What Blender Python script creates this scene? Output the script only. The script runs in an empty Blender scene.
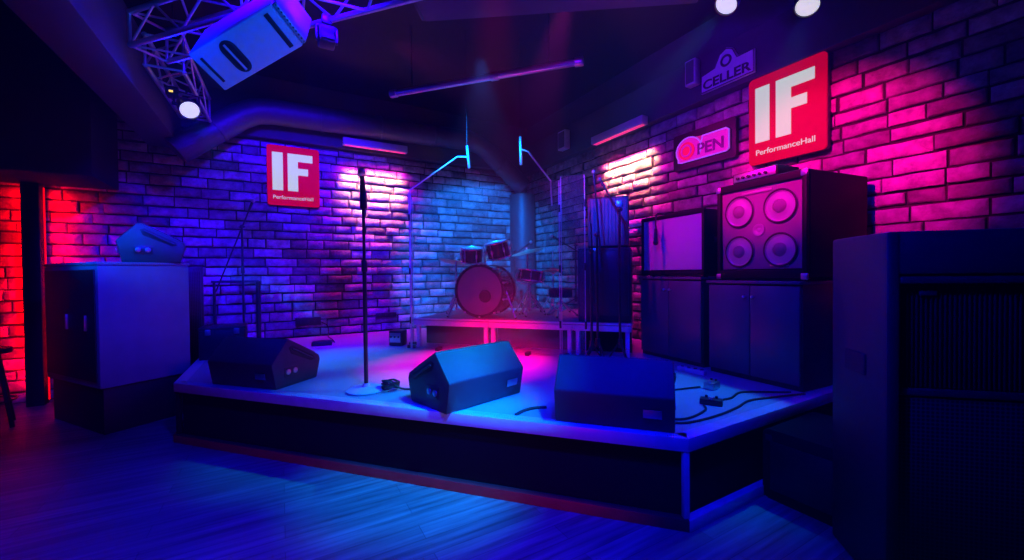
import bpy, bmesh, math, random
from mathutils import Vector, Matrix, Euler
random.seed(7)
R = math.radians
PI = math.pi
scene = bpy.context.scene
COL = scene.collection

# ------------------------------------------------------------------ helpers
def new_obj(name, me, mat=None, parent=None):
    o = bpy.data.objects.new(name, me)
    COL.objects.link(o)
    if mat is not None:
        for m in (mat if isinstance(mat, (list, tuple)) else [mat]):
            me.materials.append(m)
    if parent is not None:
        o.parent = parent
    return o

class MB:
    """collects shapes, links them as ONE mesh object"""
    def __init__(self):
        self.bm = bmesh.new()
    def _bevel(self, verts, w, seg=2):
        edges = set()
        for v in verts:
            edges.update(v.link_edges)
        bmesh.ops.bevel(self.bm, geom=list(edges), offset=w, segments=seg, affect='EDGES', profile=.5)
    def box(self, c, s, bev=0, rot=None, mi=0):
        M = Matrix.Translation(Vector(c))
        if rot is not None:
            M = M @ (rot.to_4x4() if isinstance(rot, Matrix) else Euler(rot).to_matrix().to_4x4())
        M = M @ Matrix.Diagonal((*s, 1))
        r = bmesh.ops.create_cube(self.bm, size=1, matrix=M)
        fs = {f for v in r['verts'] for f in v.link_faces}
        for f in fs: f.material_index = mi
        if bev:
            self._bevel(r['verts'], bev)
        return self
    def prism(self, pts, h, M=Matrix(), bev=0, mi=0):
        """polygon pts (x,y) extruded 0..h along z, then M"""
        a = [self.bm.verts.new(M @ Vector((x, y, 0))) for x, y in pts]
        b = [self.bm.verts.new(M @ Vector((x, y, h))) for x, y in pts]
        n = len(pts)
        fs = [self.bm.faces.new(a[::-1]), self.bm.faces.new(b)]
        for i in range(n):
            fs.append(self.bm.faces.new((a[i], a[(i+1) % n], b[(i+1) % n], b[i])))
        for f in fs: f.material_index = mi
        if bev:
            self._bevel(a + b, bev)
        return self
    def cyl(self, p0, p1, r0, r1=None, n=16, bev=0, mi=0):
        p0, p1 = Vector(p0), Vector(p1)
        d = p1 - p0
        M = Matrix.Translation((p0 + p1) / 2) @ d.to_track_quat('Z', 'Y').to_matrix().to_4x4()
        r = bmesh.ops.create_cone(self.bm, cap_ends=True, cap_tris=False, segments=n, radius1=r0,
                                  radius2=r0 if r1 is None else r1, depth=d.length, matrix=M)
        for f in {f for v in r['verts'] for f in v.link_faces}: f.material_index = mi
        if bev:
            caps = {e for v in r['verts'] for e in v.link_edges if any(len(f.verts) > 4 for f in e.link_faces)}
            bmesh.ops.bevel(self.bm, geom=list(caps), offset=bev, segments=2, affect='EDGES', profile=.5)
        return self
    def lathe(self, prof, p=(0, 0, 0), axis=(0, 0, 1), n=32, mi=0):
        """profile (r, h) revolved round axis through p"""
        M = Matrix.Translation(Vector(p)) @ Vector(axis).to_track_quat('Z', 'Y').to_matrix().to_4x4()
        rings = []
        for r, h in prof:
            if r < 1e-6:
                rings.append([self.bm.verts.new(M @ Vector((0, 0, h)))])
            else:
                rings.append([self.bm.verts.new(M @ Vector((r*math.cos(2*PI*k/n), r*math.sin(2*PI*k/n), h))) for k in range(n)])
        for A, B in zip(rings, rings[1:]):
            for k in range(n):
                k2 = (k+1) % n
                if len(A) == 1 and len(B) == 1: continue
                if len(A) == 1: f = self.bm.faces.new((A[0], B[k2], B[k]))
                elif len(B) == 1: f = self.bm.faces.new((A[k], A[k2], B[0]))
                else: f = self.bm.faces.new((A[k], A[k2], B[k2], B[k]))
                f.material_index = mi
        return self
    def tube(self, pts, r, n=8, close=False, mi=0):
        pts = [Vector(p) for p in pts]
        N = len(pts)
        rings = []
        prev = None
        for i, p in enumerate(pts):
            if close: t = pts[(i+1) % N] - pts[i-1]
            else: t = pts[min(i+1, N-1)] - pts[max(i-1, 0)]
            t.normalize()
            if prev is None:
                u = t.orthogonal().normalized()
            else:
                u = (prev - t * prev.dot(t))
                u = u.normalized() if u.length > 1e-6 else t.orthogonal().normalized()
            prev = u
            v = t.cross(u)
            rr = r[i] if isinstance(r, (list, tuple)) else r
            rings.append([self.bm.verts.new(p + (u*math.cos(2*PI*k/n) + v*math.sin(2*PI*k/n))*rr) for k in range(n)])
        m = N if close else N-1
        for i in range(m):
            A, B = rings[i], rings[(i+1) % N]
            for k in range(n):
                f = self.bm.faces.new((A[k], A[(k+1) % n], B[(k+1) % n], B[k])); f.material_index = mi
        if not close:
            self.bm.faces.new(rings[0][::-1]).material_index = mi
            self.bm.faces.new(rings[-1]).material_index = mi
        return self
    def torus(self, c, R0, r, axis=(0, 0, 1), n=32, m=8, mi=0):
        q = Vector(axis).to_track_quat('Z', 'Y')
        pts = [Vector(c) + q @ Vector((R0*math.cos(2*PI*k/n), R0*math.sin(2*PI*k/n), 0)) for k in range(n)]
        return self.tube(pts, r, m, close=True, mi=mi)
    def sphere(self, c, r, s=(1, 1, 1), n=16, mi=0):
        M = Matrix.Translation(Vector(c)) @ Matrix.Diagonal((s[0], s[1], s[2], 1))
        q = bmesh.ops.create_uvsphere(self.bm, u_segments=n, v_segments=max(6, n//2), radius=r, matrix=M)
        for f in {f for v in q['verts'] for f in v.link_faces}: f.material_index = mi
        return self
    def build(self, name, mat, parent=None, smooth=True, ang=35):
        bm = self.bm
        bmesh.ops.recalc_face_normals(bm, faces=bm.faces[:])
        me = bpy.data.meshes.new(name)
        bm.to_mesh(me); bm.free()
        if smooth:
            me.polygons.foreach_set('use_smooth', [True]*len(me.polygons))
            me.set_sharp_from_angle(angle=R(ang))
        return new_obj(name, me, mat, parent)

def tag(o, label, cat, group=None):
    o['label'] = label; o['category'] = cat
    if group: o['group'] = group
    return o
def thing(name, label, cat, loc=(0, 0, 0), rz=0, group=None, rot=None):
    o = bpy.data.objects.new(name, None); COL.objects.link(o)
    o.empty_display_size = .1
    o.location = loc
    o.rotation_euler = rot if rot is not None else (0, 0, rz)
    return tag(o, label, cat, group)
def struct(o):
    o['kind'] = 'structure'; return o
def copy_tree(o, parent=None):
    c = o.copy(); COL.objects.link(c)
    if parent is not None: c.parent = parent
    for ch in [x for x in bpy.data.objects if x.parent == o]:
        copy_tree(ch, c)
    return c

def bez(p0, p1, p2, p3, n=14):
    p0, p1, p2, p3 = map(Vector, (p0, p1, p2, p3))
    return [p0*(1-t)**3 + p1*3*t*(1-t)**2 + p2*3*t*t*(1-t) + p3*t**3 for t in [i/n for i in range(n+1)]]
def spline(pts, n=8):
    P = [Vector(p) for p in pts]
    out = []
    for i in range(len(P)-1):
        a, b, c, d = P[max(i-1, 0)], P[i], P[i+1], P[min(i+2, len(P)-1)]
        for k in range(n):
            t = k/n
            out.append(.5*((2*b) + (c-a)*t + (2*a-5*b+4*c-d)*t*t + (3*b-a-3*c+d)*t**3))
    out.append(P[-1])
    return out
def rrect(w, h, r, n=5, cx=0, cy=0):
    out = []
    for sx, sy, a0 in ((1, 1, 0), (-1, 1, 90), (-1, -1, 180), (1, -1, 270)):
        for k in range(n+1):
            a = R(a0 + 90*k/n)
            out.append((cx + sx*(w/2-r) + r*math.cos(a), cy + sy*(h/2-r) + r*math.sin(a)))
    return out
def text_obj(name, s, size, depth, mat, parent, loc, bold=0.0, width=None, align='LEFT'):
    cu = bpy.data.curves.new(name, 'FONT')
    cu.body = s; cu.size = size; cu.extrude = depth; cu.offset = bold; cu.align_x = align
    tmp = bpy.data.objects.new(name, cu); COL.objects.link(tmp)
    bpy.context.view_layer.update()
    me = bpy.data.meshes.new_from_object(tmp.evaluated_get(bpy.context.evaluated_depsgraph_get()))
    bpy.data.objects.remove(tmp); bpy.data.curves.remove(cu)
    if width:
        xs = [v.co.x for v in me.vertices]; k = width/(max(xs)-min(xs)); x0 = min(xs)
        for v in me.vertices: v.co.x = (v.co.x - x0)*k
    o = new_obj(name, me, None, parent)
    me.materials.clear(); me.materials.append(mat)
    o.location = loc
    return o

# ------------------------------------------------------------------ materials
def mat(name, col, rough=.5, metal=0, spec=.5, noise=0, nscale=20, bump=0, bscale=120, emit=None, es=1, coat=0):
    m = bpy.data.materials.new(name); m.use_nodes = True
    nt = m.node_tree; b = nt.nodes['Principled BSDF']
    b.inputs['Base Color'].default_value = (*col, 1)
    b.inputs['Roughness'].default_value = rough
    b.inputs['Metallic'].default_value = metal
    b.inputs['Specular IOR Level'].default_value = spec
    if coat: b.inputs['Coat Weight'].default_value = coat
    if emit:
        b.inputs['Emission Color'].default_value = (*emit, 1)
        b.inputs['Emission Strength'].default_value = es
    tc = nt.nodes.new('ShaderNodeTexCoord')
    if noise:
        n = nt.nodes.new('ShaderNodeTexNoise'); n.inputs['Scale'].default_value = nscale; n.inputs['Detail'].default_value = 4
        nt.links.new(tc.outputs['Object'], n.inputs['Vector'])
        mx = nt.nodes.new('ShaderNodeMixRGB'); mx.blend_type = 'MIX'
        mx.inputs[1].default_value = (*[c*(1-noise) for c in col], 1); mx.inputs[2].default_value = (*[min(1, c*(1+noise)) for c in col], 1)
        nt.links.new(n.outputs['Fac'], mx.inputs[0]); nt.links.new(mx.outputs[0], b.inputs['Base Color'])
    if bump:
        n2 = nt.nodes.new('ShaderNodeTexNoise'); n2.inputs['Scale'].default_value = bscale; n2.inputs['Detail'].default_value = 6
        nt.links.new(tc.outputs['Object'], n2.inputs['Vector'])
        bp = nt.nodes.new('ShaderNodeBump'); bp.inputs['Strength'].default_value = bump; bp.inputs['Distance'].default_value = .01
        nt.links.new(n2.outputs['Fac'], bp.inputs['Height']); nt.links.new(bp.outputs[0], b.inputs['Normal'])
    return m
def nodes(m):
    nt = m.node_tree
    return nt, nt.nodes, nt.links, nt.nodes['Principled BSDF']

M = {}
M['black'] = mat('black_paint', (.016, .016, .018), .45, noise=.3, bump=.15, bscale=180)
M['cab'] = mat('black_speaker_paint', (.022, .022, .025), .38, noise=.25, bump=.35, bscale=320)
M['wedge'] = mat('speaker_coating', (.034, .034, .038), .42, noise=.2, bump=.35, bscale=350)
M['wedgeface'] = mat('speaker_grille_foam', (.02, .02, .022), .7, bump=.5, bscale=500)
M['case'] = mat('cabinet_paint', (.20, .20, .22), .45, noise=.2, nscale=6, bump=.1)
M['vinyl'] = mat('amp_tolex', (.006, .006, .007), .6, spec=.15, bump=.08, bscale=400)
M['door'] = mat('cabinet_laminate', (.085, .085, .095), .35, noise=.15, nscale=4)
M['carcass'] = mat('cabinet_carcass', (.022, .022, .026), .5)
M['chrome'] = mat('chrome', (.85, .85, .87), .3, .9)
M['steel'] = mat('brushed_steel', (.55, .55, .58), .35, 1)
M['galv'] = mat('galvanised_duct_metal', (.09, .09, .1), .5, .3, noise=.2, nscale=5)
M['alu'] = mat('aluminium_truss', (.62, .62, .66), .36, .9)
M['rubber'] = mat('black_rubber', (.012, .012, .013), .6)
M['plastic'] = mat('black_plastic', (.025, .025, .028), .4)
M['blackmetal'] = mat('black_metal', (.03, .03, .034), .35, .3)
M['blue_led'] = mat('blue_indicator', (.1, .2, .8), .3, emit=(.05, .25, 1), es=2)
M['amber_led'] = mat('amber_indicator', (.9, .7, .1), .3, emit=(1, .65, .08), es=1.2)
M['red_led'] = mat('red_led_strip', (.8, .02, .02), .4, emit=(1, 0, 0), es=1)
M['lens'] = mat('lit_lamp_lens', (.9, .9, .9), .3, emit=(.62, .62, .6), es=1.0)
M['pink_lens'] = mat('lit_wash_lens', (.9, .3, .5), .3, emit=(1, .01, .1), es=1)
M['sign_red'] = mat('sign_red_face', (.12, .004, .01), .6, spec=.2, emit=(.78, .0, .03), es=.55)
M['sign_white'] = mat('sign_white_letters', (.12, .12, .12), .6, spec=.2, emit=(.76, .8, .78), es=.66)
M['ceil'] = mat('black_ceiling', (.012, .012, .014), .8)
M['bulk'] = mat('painted_plaster', (.075, .075, .08), .75, noise=.15, nscale=3, bump=.1, bscale=60)
M['trimwood'] = mat('stage_edge_wood', (.55, .49, .51), .3, noise=.2, nscale=12)
M['redwood'] = mat('red_stained_wood', (.42, .02, .03), .4, noise=.3, nscale=10)
M['skirt'] = mat('black_stage_carpet', (.012, .012, .014), .9, spec=.06, bump=.4, bscale=260)
M['riserdeck'] = mat('riser_ply', (.32, .3, .3), .45, noise=.2, nscale=8)
M['drum'] = mat('drum_shell_lacquer', (.02, .02, .035), .15, coat=.6)
M['head'] = mat('drum_head_front', (.30, .27, .30), .4, noise=.08)
M['whitehead'] = mat('drum_head_coated', (.75, .75, .75), .5)
M['brass'] = mat('cymbal_bronze', (.8, .68, .42), .45, .8)
M['grillecloth'] = mat('grey_grille_cloth', (.50, .48, .5), .8, bump=.6, bscale=700)
M['baffle'] = mat('dark_baffle', (.17, .14, .17), .6, bump=.6, bscale=600)
M['cone'] = mat('speaker_cone_aluminium', (.30, .28, .30), .35, .3)
M['white_wire'] = mat('white_cable', (.75, .75, .78), .4)
M['riserframe'] = mat('white_painted_frame', (.85, .83, .83), .35)
M['brandface'] = mat('pub_sign_face', (.7, .6, .7), .5, noise=.15, nscale=14)
M['branddark'] = mat('pub_sign_letters', (.07, .05, .07), .5)
M['neonpink'] = mat('open_sign_face', (.75, .12, .5), .4, emit=(.6, .01, .45), es=.35)
M['neonred'] = mat('open_sign_disc', (.8, .03, .08), .4, emit=(.9, .005, .06), es=.55)
M['neonline'] = mat('open_sign_outline', (.6, .5, .9), .4, emit=(.35, .12, .85), es=.5)
M['neondark'] = mat('open_sign_letters', (.15, .01, .15), .4, emit=(.25, .0, .25), es=.25)
M['gold'] = mat('gold_badge', (.8, .6, .25), .3, .8)

# deck: worn painted floor
m = M['deck'] = mat('stage_deck_paint', (.34, .34, .36), .5, spec=.3, noise=.18, nscale=3, bump=.08, bscale=90)
# floor planks
m = M['floor'] = mat('dark_wood_planks', (.2, .2, .2), .33)
nt, N, L, b = nodes(m)
tc = N.new('ShaderNodeTexCoord'); br = N.new('ShaderNodeTexBrick')
br.inputs['Scale'].default_value = 1; br.inputs['Brick Width'].default_value = 1.3; br.inputs['Row Height'].default_value = .13
br.inputs['Mortar Size'].default_value = .002; br.inputs['Color1'].default_value = (.17, .155, .15, 1); br.inputs['Color2'].default_value = (.25, .23, .215, 1)
br.inputs['Mortar'].default_value = (.08, .08, .08, 1)
L.new(tc.outputs['Object'], br.inputs['Vector'])
mp = N.new('ShaderNodeMapping'); mp.inputs['Scale'].default_value = (1.2, 22, 1); L.new(tc.outputs['Object'], mp.inputs['Vector'])
nz = N.new('ShaderNodeTexNoise'); nz.inputs['Scale'].default_value = 1.3; nz.inputs['Detail'].default_value = 6; L.new(mp.outputs[0], nz.inputs['Vector'])
cr = N.new('ShaderNodeMapRange'); cr.inputs['From Min'].default_value = .3; cr.inputs['From Max'].default_value = .7; cr.inputs['To Min'].default_value = .45; cr.inputs['To Max'].default_value = 1.35
L.new(nz.outputs['Fac'], cr.inputs['Value'])
mx = N.new('ShaderNodeMixRGB'); mx.blend_type = 'MULTIPLY'; mx.inputs[0].default_value = 1
L.new(br.outputs['Color'], mx.inputs[1]); L.new(cr.outputs[0], mx.inputs[2]); L.new(mx.outputs[0], b.inputs['Base Color'])
rg = N.new('ShaderNodeMapRange'); rg.inputs['To Min'].default_value = .3; rg.inputs['To Max'].default_value = .55; L.new(nz.outputs['Fac'], rg.inputs['Value']); L.new(rg.outputs[0], b.inputs['Roughness'])
bp = N.new('ShaderNodeBump'); bp.inputs['Strength'].default_value = .25; bp.inputs['Distance'].default_value = .004
L.new(nz.outputs['Fac'], bp.inputs['Height']); L.new(bp.outputs[0], b.inputs['Normal'])

# brick: colour jitter per brick, rough faces
m = M['brick'] = mat('whitewashed_brick', (.5, .47, .45), .75)
nt, N, L, b = nodes(m)
geo = N.new('ShaderNodeNewGeometry'); tc = N.new('ShaderNodeTexCoord')
mr = N.new('ShaderNodeMapRange'); mr.inputs['To Min'].default_value = .35; mr.inputs['To Max'].default_value = 1.2
L.new(geo.outputs['Random Per Island'], mr.inputs['Value'])
nz = N.new('ShaderNodeTexNoise'); nz.inputs['Scale'].default_value = 9; nz.inputs['Detail'].default_value = 8; nz.inputs['Roughness'].default_value = .65
L.new(tc.outputs['Object'], nz.inputs['Vector'])
mr2 = N.new('ShaderNodeMapRange'); mr2.inputs['From Min'].default_value = .32; mr2.inputs['From Max'].default_value = .68; mr2.inputs['To Min'].default_value = .45; mr2.inputs['To Max'].default_value = 1.25
L.new(nz.outputs['Fac'], mr2.inputs['Value'])
mu = N.new('ShaderNodeMath'); mu.operation = 'MULTIPLY'; L.new(mr.outputs[0], mu.inputs[0]); L.new(mr2.outputs[0], mu.inputs[1])
mx = N.new('ShaderNodeMixRGB'); mx.blend_type = 'MULTIPLY'; mx.inputs[0].default_value = 1; mx.inputs[1].default_value = (.46, .42, .41, 1)
L.new(mu.outputs[0], mx.inputs[2]); L.new(mx.outputs[0], b.inputs['Base Color'])
nb = N.new('ShaderNodeTexNoise'); nb.inputs['Scale'].default_value = 28; nb.inputs['Detail'].default_value = 8; L.new(tc.outputs['Object'], nb.inputs['Vector'])
bp = N.new('ShaderNodeBump'); bp.inputs['Strength'].default_value = .8; bp.inputs['Distance'].default_value = .014
L.new(nb.outputs['Fac'], bp.inputs['Height']); L.new(bp.outputs[0], b.inputs['Normal'])
M['mortar'] = mat('dark_mortar', (.035, .032, .032), .95, noise=.3, nscale=30)

# perforated metal grille
def grille_mat(name, dark, light, scale):
    m = mat(name, light, .45, .4)
    nt, N, L, b = nodes(m)
    tc = N.new('ShaderNodeTexCoord'); v = N.new('ShaderNodeTexVoronoi'); v.inputs['Scale'].default_value = scale; v.inputs['Randomness'].default_value = 0
    L.new(tc.outputs['Object'], v.inputs['Vector'])
    cr = N.new('ShaderNodeValToRGB'); cr.color_ramp.elements[0].position = .32; cr.color_ramp.elements[1].position = .42
    cr.color_ramp.elements[0].color = (*dark, 1); cr.color_ramp.elements[1].color = (*light, 1)
    L.new(v.outputs['Distance'], cr.inputs[0]); L.new(cr.outputs[0], b.inputs['Base Color'])
    return m
M['grille'] = grille_mat('perforated_grille', (.004, .004, .004), (.05, .05, .055), 60)
M['grille_ribbed'] = mat('ribbed_grille', (.010, .010, .011), .6, spec=.2)
M['grille_red'] = grille_mat('hung_speaker_grille', (.01, .01, .01), (.35, .34, .34), 45)
# white fabric-like top speaker
M['bluecab'] = mat('light_speaker_shell', (.55, .55, .58), .4, noise=.1, bump=.15, bscale=200)
M['paweave'] = mat('speaker_front_mesh', (.12, .12, .13), .5, .2, bump=.3, bscale=500)

# clear acrylic, lightly dusty
m = bpy.data.materials.new('clear_acrylic'); m.use_nodes = True
nt, N, L = m.node_tree, m.node_tree.nodes, m.node_tree.links
for n in list(N): N.remove(n)
out = N.new('ShaderNodeOutputMaterial'); tr = N.new('ShaderNodeBsdfTransparent'); gl = N.new('ShaderNodeBsdfGlossy'); df = N.new('ShaderNodeBsdfDiffuse'); tl = N.new('ShaderNodeBsdfTranslucent')
tr.inputs['Color'].default_value = (.95, .97, .98, 1); gl.inputs['Roughness'].default_value = .04; df.inputs['Color'].default_value = (.8, .8, .8, 1); tl.inputs['Color'].default_value = (.8, .8, .8, 1)
lw = N.new('ShaderNodeLayerWeight'); lw.inputs['Blend'].default_value = .5; pw = N.new('ShaderNodeMath'); pw.operation = 'POWER'; pw.inputs[1].default_value = 4; L.new(lw.outputs['Facing'], pw.inputs[0]); fr = N.new('ShaderNodeMapRange'); fr.inputs['To Min'].default_value = .035; fr.inputs['To Max'].default_value = .7; L.new(pw.outputs[0], fr.inputs['Value'])
m1 = N.new('ShaderNodeMixShader'); m2 = N.new('ShaderNodeMixShader'); m3 = N.new('ShaderNodeMixShader')
m3.inputs[0].default_value = .5; L.new(df.outputs[0], m3.inputs[1]); L.new(tl.outputs[0], m3.inputs[2])
m1.inputs[0].default_value = .045; L.new(tr.outputs[0], m1.inputs[1]); L.new(m3.outputs[0], m1.inputs[2])
L.new(fr.outputs[0], m2.inputs[0]); L.new(m1.outputs[0], m2.inputs[1]); L.new(gl.outputs[0], m2.inputs[2]); L.new(m2.outputs[0], out.inputs['Surface'])
M['acrylic'] = m
M['acrylic_edge'] = mat('acrylic_edge', (.5, .52, .54), .3)

# ------------------------------------------------------------------ camera (the room's axes are the walls)
YB, XR, DZ, CH = 6.733, 4.238, .502, 1.403
YAW, PITCH, ROLL, F = .5212, -.015, -.0104, 403.62
fw = Vector((math.sin(YAW)*math.cos(PITCH), math.cos(YAW)*math.cos(PITCH), math.sin(PITCH)))
rt = Vector((math.cos(YAW), -math.sin(YAW), 0)); up = rt.cross(fw)
r2 = rt*math.cos(ROLL) + up*math.sin(ROLL); u2 = up*math.cos(ROLL) - rt*math.sin(ROLL)
cam = bpy.data.cameras.new('camera'); co = bpy.data.objects.new('camera', cam); COL.objects.link(co)
co.matrix_world = Matrix(((r2.x, u2.x, -fw.x, 0), (r2.y, u2.y, -fw.y, 0), (r2.z, u2.z, -fw.z, CH), (0, 0, 0, 1)))
cam.sensor_fit = 'HORIZONTAL'; cam.sensor_width = 36; cam.lens = F/1024*36; cam.clip_start = .05
scene.camera = co

A_ST = R(-48.1)                       # the stage front runs diagonally across the corner
E1 = Vector((math.cos(A_ST), math.sin(A_ST), 0)); N1 = Vector((-E1.y, E1.x, 0))

# ------------------------------------------------------------------ the room
BH, BL = .13, .31
def brick_wall(name, x0, x1, z0, z1, place):
    """rough bricks as chamfered blocks on a mortar bed; place(x, z, d) -> world, d out of the wall"""
    mb = MB(); bm = mb.bm
    z = z0
    while z < z1 - .05:
        zt = min(z + BH + random.uniform(-.012, .012), z1); x = x0 - random.random()*BL
        if z1 - zt < .05: zt = z1
        while x < x1:
            l = BL*random.choice((.7, .9, 1, 1, 1.15, 1.3)); a, c = max(x, x0), min(x + l, x1)
            if c - a > .05:
                d = .03 + random.uniform(-.010, .014); h = .016
                ga, gc = random.uniform(.003, .011), random.uniform(.003, .011)
                u = lambda: random.uniform(-.004, .004)
                zl, zh = z + random.uniform(.007, .015), zt - random.uniform(.006, .015)
                nseg = 4
                xs = [a+ga + (c-gc-a-ga)*k/nseg for k in range(nseg+1)]
                lo = [(p, zl + u()) for p in xs]; hi = [(p, zh + u()) for p in xs]
                o = lo + hi[::-1]; n = len(o); cx, cz = (a+c)/2, (z+zt)/2
                inn = []
                for p, q in o:
                    pp = p + (h if p < a+ga+.001 else -h if p > c-gc-.001 else 0) + u()
                    qq = q + (h if q < cz else -h) + u()
                    inn.append((pp, qq))
                v0 = [bm.verts.new(place(p, q, 0)) for p, q in o]
                v2 = [bm.verts.new(place(p, q, d-.012)) for p, q in o]
                v1 = [bm.verts.new(place(p, q, d + random.uniform(-.004, .004))) for p, q in inn]
                for k in range(n):
                    k2 = (k+1) % n
                    bm.faces.new((v0[k], v0[k2], v2[k2], v2[k])); bm.faces.new((v2[k], v2[k2], v1[k2], v1[k]))
                for k in range(nseg):
                    bm.faces.new((v1[k], v1[k+1], v1[n-2-k], v1[n-1-k]))
            x += l
        z = zt
    p, q = place((x0+x1)/2, (z0+z1)/2, 0), place((x0+x1)/2, (z0+z1)/2, -.12)
    e = place(x1, z1, 0) - place(x0, z0, 0)
    t = q - p
    mb.box((p+q)/2, (abs(e.x)+abs(t.x), abs(e.y)+abs(t.y), abs(e.z)), mi=1)
    return struct(mb.build(name, [M['brick'], M['mortar']], ang=50))
brick_wall('wall_back', -4.4, XR, 0, 3.32, lambda x, z, d: Vector((x, YB - d, z)))
brick_wall('wall_right', -1.2, YB, 0, 3.32, lambda y, z, d: Vector((XR - d, y, z)))
struct(MB().box((-.1, YB+.06, 3.78), (9, .12, .92)).build('wall_back_upper', M['bulk']))
struct(MB().box((XR+.06, 2.7, 3.78), (.12, 8.1, .92)).build('wall_right_upper', M['bulk']))
struct(MB().box((-.1, 2.2, -.05), (9.1, 9.2, .1)).build('floor', M['floor']))
struct(MB().box((-.1, 2.2, 4.29), (9.1, 9.2, .1)).build('ceiling', M['ceil']))
# soffit over the right wall, over the back wall, and the boxed beam on the left
struct(MB().box((XR-.07, 2.75, 3.56), (.14, 7.95, .5), bev=.01).build('trim_1', M['bulk']))
struct(MB().box((.9, YB-.06, 3.62), (6.0, .12, .56), bev=.01).build('trim_2', M['bulk']))
struct(MB().box((-1.245, 3.2, 3.37), (.35, 7.0, .6), bev=.01).build('trim_3', M['bulk']))
struct(MB().box((-3.0, 6.2, 3.35), (2.66, .8, 1.78), bev=.01).build('trim_4', M['ceil']))

# dark post in front of the back wall, red strips behind its edges
post = struct(MB().box((-2.36, 6.50, 1.23), (.14, .1, 2.46), bev=.006).build('trim_5', M['black']))
def led_strip(x, label, dx):
    r = thing('led_strip', label, 'led strip', (x, 6.585, 1.23), group='red strips beside the dark post')
    MB().box((0, 0, 0), (.03, .03, 2.46), bev=.004).build('channel', M['blackmetal'], r)
    MB().box((dx, .0, 0), (.012, .02, 2.4), bev=.003).build('diffuser', M['red_led'], r)
led_strip(-2.405, 'red glowing strip along the far left edge of the dark wall post', -.018)
led_strip(-2.315, 'red glowing strip along the dark post edge nearer the stage', .018)

# ------------------------------------------------------------------ stage
SR, SL = Vector((1.896, 1.415, 0)), Vector((-.79, 4.405, 0))
st = thing('stage', 'low angled corner stage with pale deck and black skirt', 'stage')
poly = [(SL.x, SL.y), (SR.x, SR.y), (XR-.055, SR.y), (XR-.055, YB-.055), (SL.x, YB-.055)]
MB().prism(poly, .06, Matrix.Translation((0, 0, DZ-.06))).build('deck', M['deck'], st)
def inset(d):
    a = SL + N1*d + Vector((d, 0, 0))*.5; b_ = SR + N1*d
    return [(SL.x+d, SL.y+d*.3), (SR.x+d*.3, SR.y+d), (XR-.056, SR.y+d), (XR-.056, YB-.056), (SL.x+d, YB-.056)]
MB().prism(inset(.045), DZ-.062).build('skirt', M['skirt'], st)
def strip(p0, p1, z0, z1, o0, o1, mb, miter=0):
    """board along p0->p1 from z0 to z1, outward offset o0..o1 (outward is to the right of p0->p1)"""
    d = (p1-p0).normalized(); n = Vector((d.y, -d.x, 0)); L_ = (p1-p0).length
    Mx = Matrix(((d.x, n.x, 0, p0.x), (d.y, n.y, 0, p0.y), (0, 0, 1, 0), (0, 0, 0, 1)))
    c = Mx @ Vector((L_/2, (o0+o1)/2, (z0+z1)/2))
    mb.box(c, (L_+miter, abs(o1-o0), z1-z0), bev=.004, rot=(0, 0, math.atan2(d.y, d.x)))
WR, WL = Vector((XR-.06, SR.y, 0)), Vector((SL.x, YB-.06, 0))
for nm, a, b_ in (('edge_board', SL, SR), ('edge_board', SR, WR), ('edge_board', WL, SL)):
    mb = MB(); strip(a, b_, DZ-.072, DZ+.004, -.075, .012, mb, .01); mb.build(nm, M['trimwood'], st)
for a, b_, mt in ((SL, SR, 'redwood'), (SR, WR, 'trimwood'), (WL, SL, 'redwood')):
    mb = MB(); strip(a, b_, 0, .065, -.03, .02, mb, .02); mb.build('base_board', M[mt], st)
MB().box((SR.x-.0, SR.y+.012, (DZ-.072)/2+.03), (.034, .034, DZ-.14), bev=.005, rot=(0, 0, A_ST/2)).build('corner_post', M['trimwood'], st)
MB().box((SL.x+.02, SL.y+.005, (DZ-.072)/2+.03), (.034, .034, DZ-.14), bev=.005, rot=(0, 0, A_ST/2)).build('corner_post', M['skirt'], st)

# ------------------------------------------------------------------ lit signs
def if_sign(label, loc, rz):
    r = thing('illuminated_sign', label, 'sign', loc, rot=(R(90), 0, rz), group='red lit club signs')
    w, h = .67, .85
    MB().prism(rrect(w, h, .035), .05).build('housing', M['plastic'], r)
    MB().prism(rrect(w-.004, h-.004, .035), .025, Matrix.Translation((0, 0, .045)), bev=.004).build('face', M['sign_red'], r)
    X = lambda t: (t-.5)*w
    Yv = lambda t: (.5-t)*h
    T = Matrix.Translation((0, 0, .068))
    MB().prism([(X(.10), Yv(.75)), (X(.297), Yv(.75)), (X(.297), Yv(.12)), (X(.10), Yv(.12))], .008, T).build('letter', M['sign_white'], r, smooth=False)
    MB().prism([(X(.385), Yv(.75)), (X(.58), Yv(.75)), (X(.58), Yv(.475)), (X(.775), Yv(.475)), (X(.775), Yv(.36)), (X(.58), Yv(.36)), (X(.58), Yv(.245)), (X(.865), Yv(.245)), (X(.865), Yv(.12)), (X(.385), Yv(.12))], .008, T).build('letter', M['sign_white'], r, smooth=False)
    text_obj('lettering', 'PerformanceHall', .075, .003, M['sign_white'], r, (X(.11), Yv(.895), .072), bold=.0, width=.76*w)
if_sign('red lit square sign with big white letters on the blue back wall', (.195, YB-.035, 2.84), 0)
if_sign('red lit square sign with big white letters on the pink right wall', (XR-.05, 2.015, 2.885), R(-90))

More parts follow.
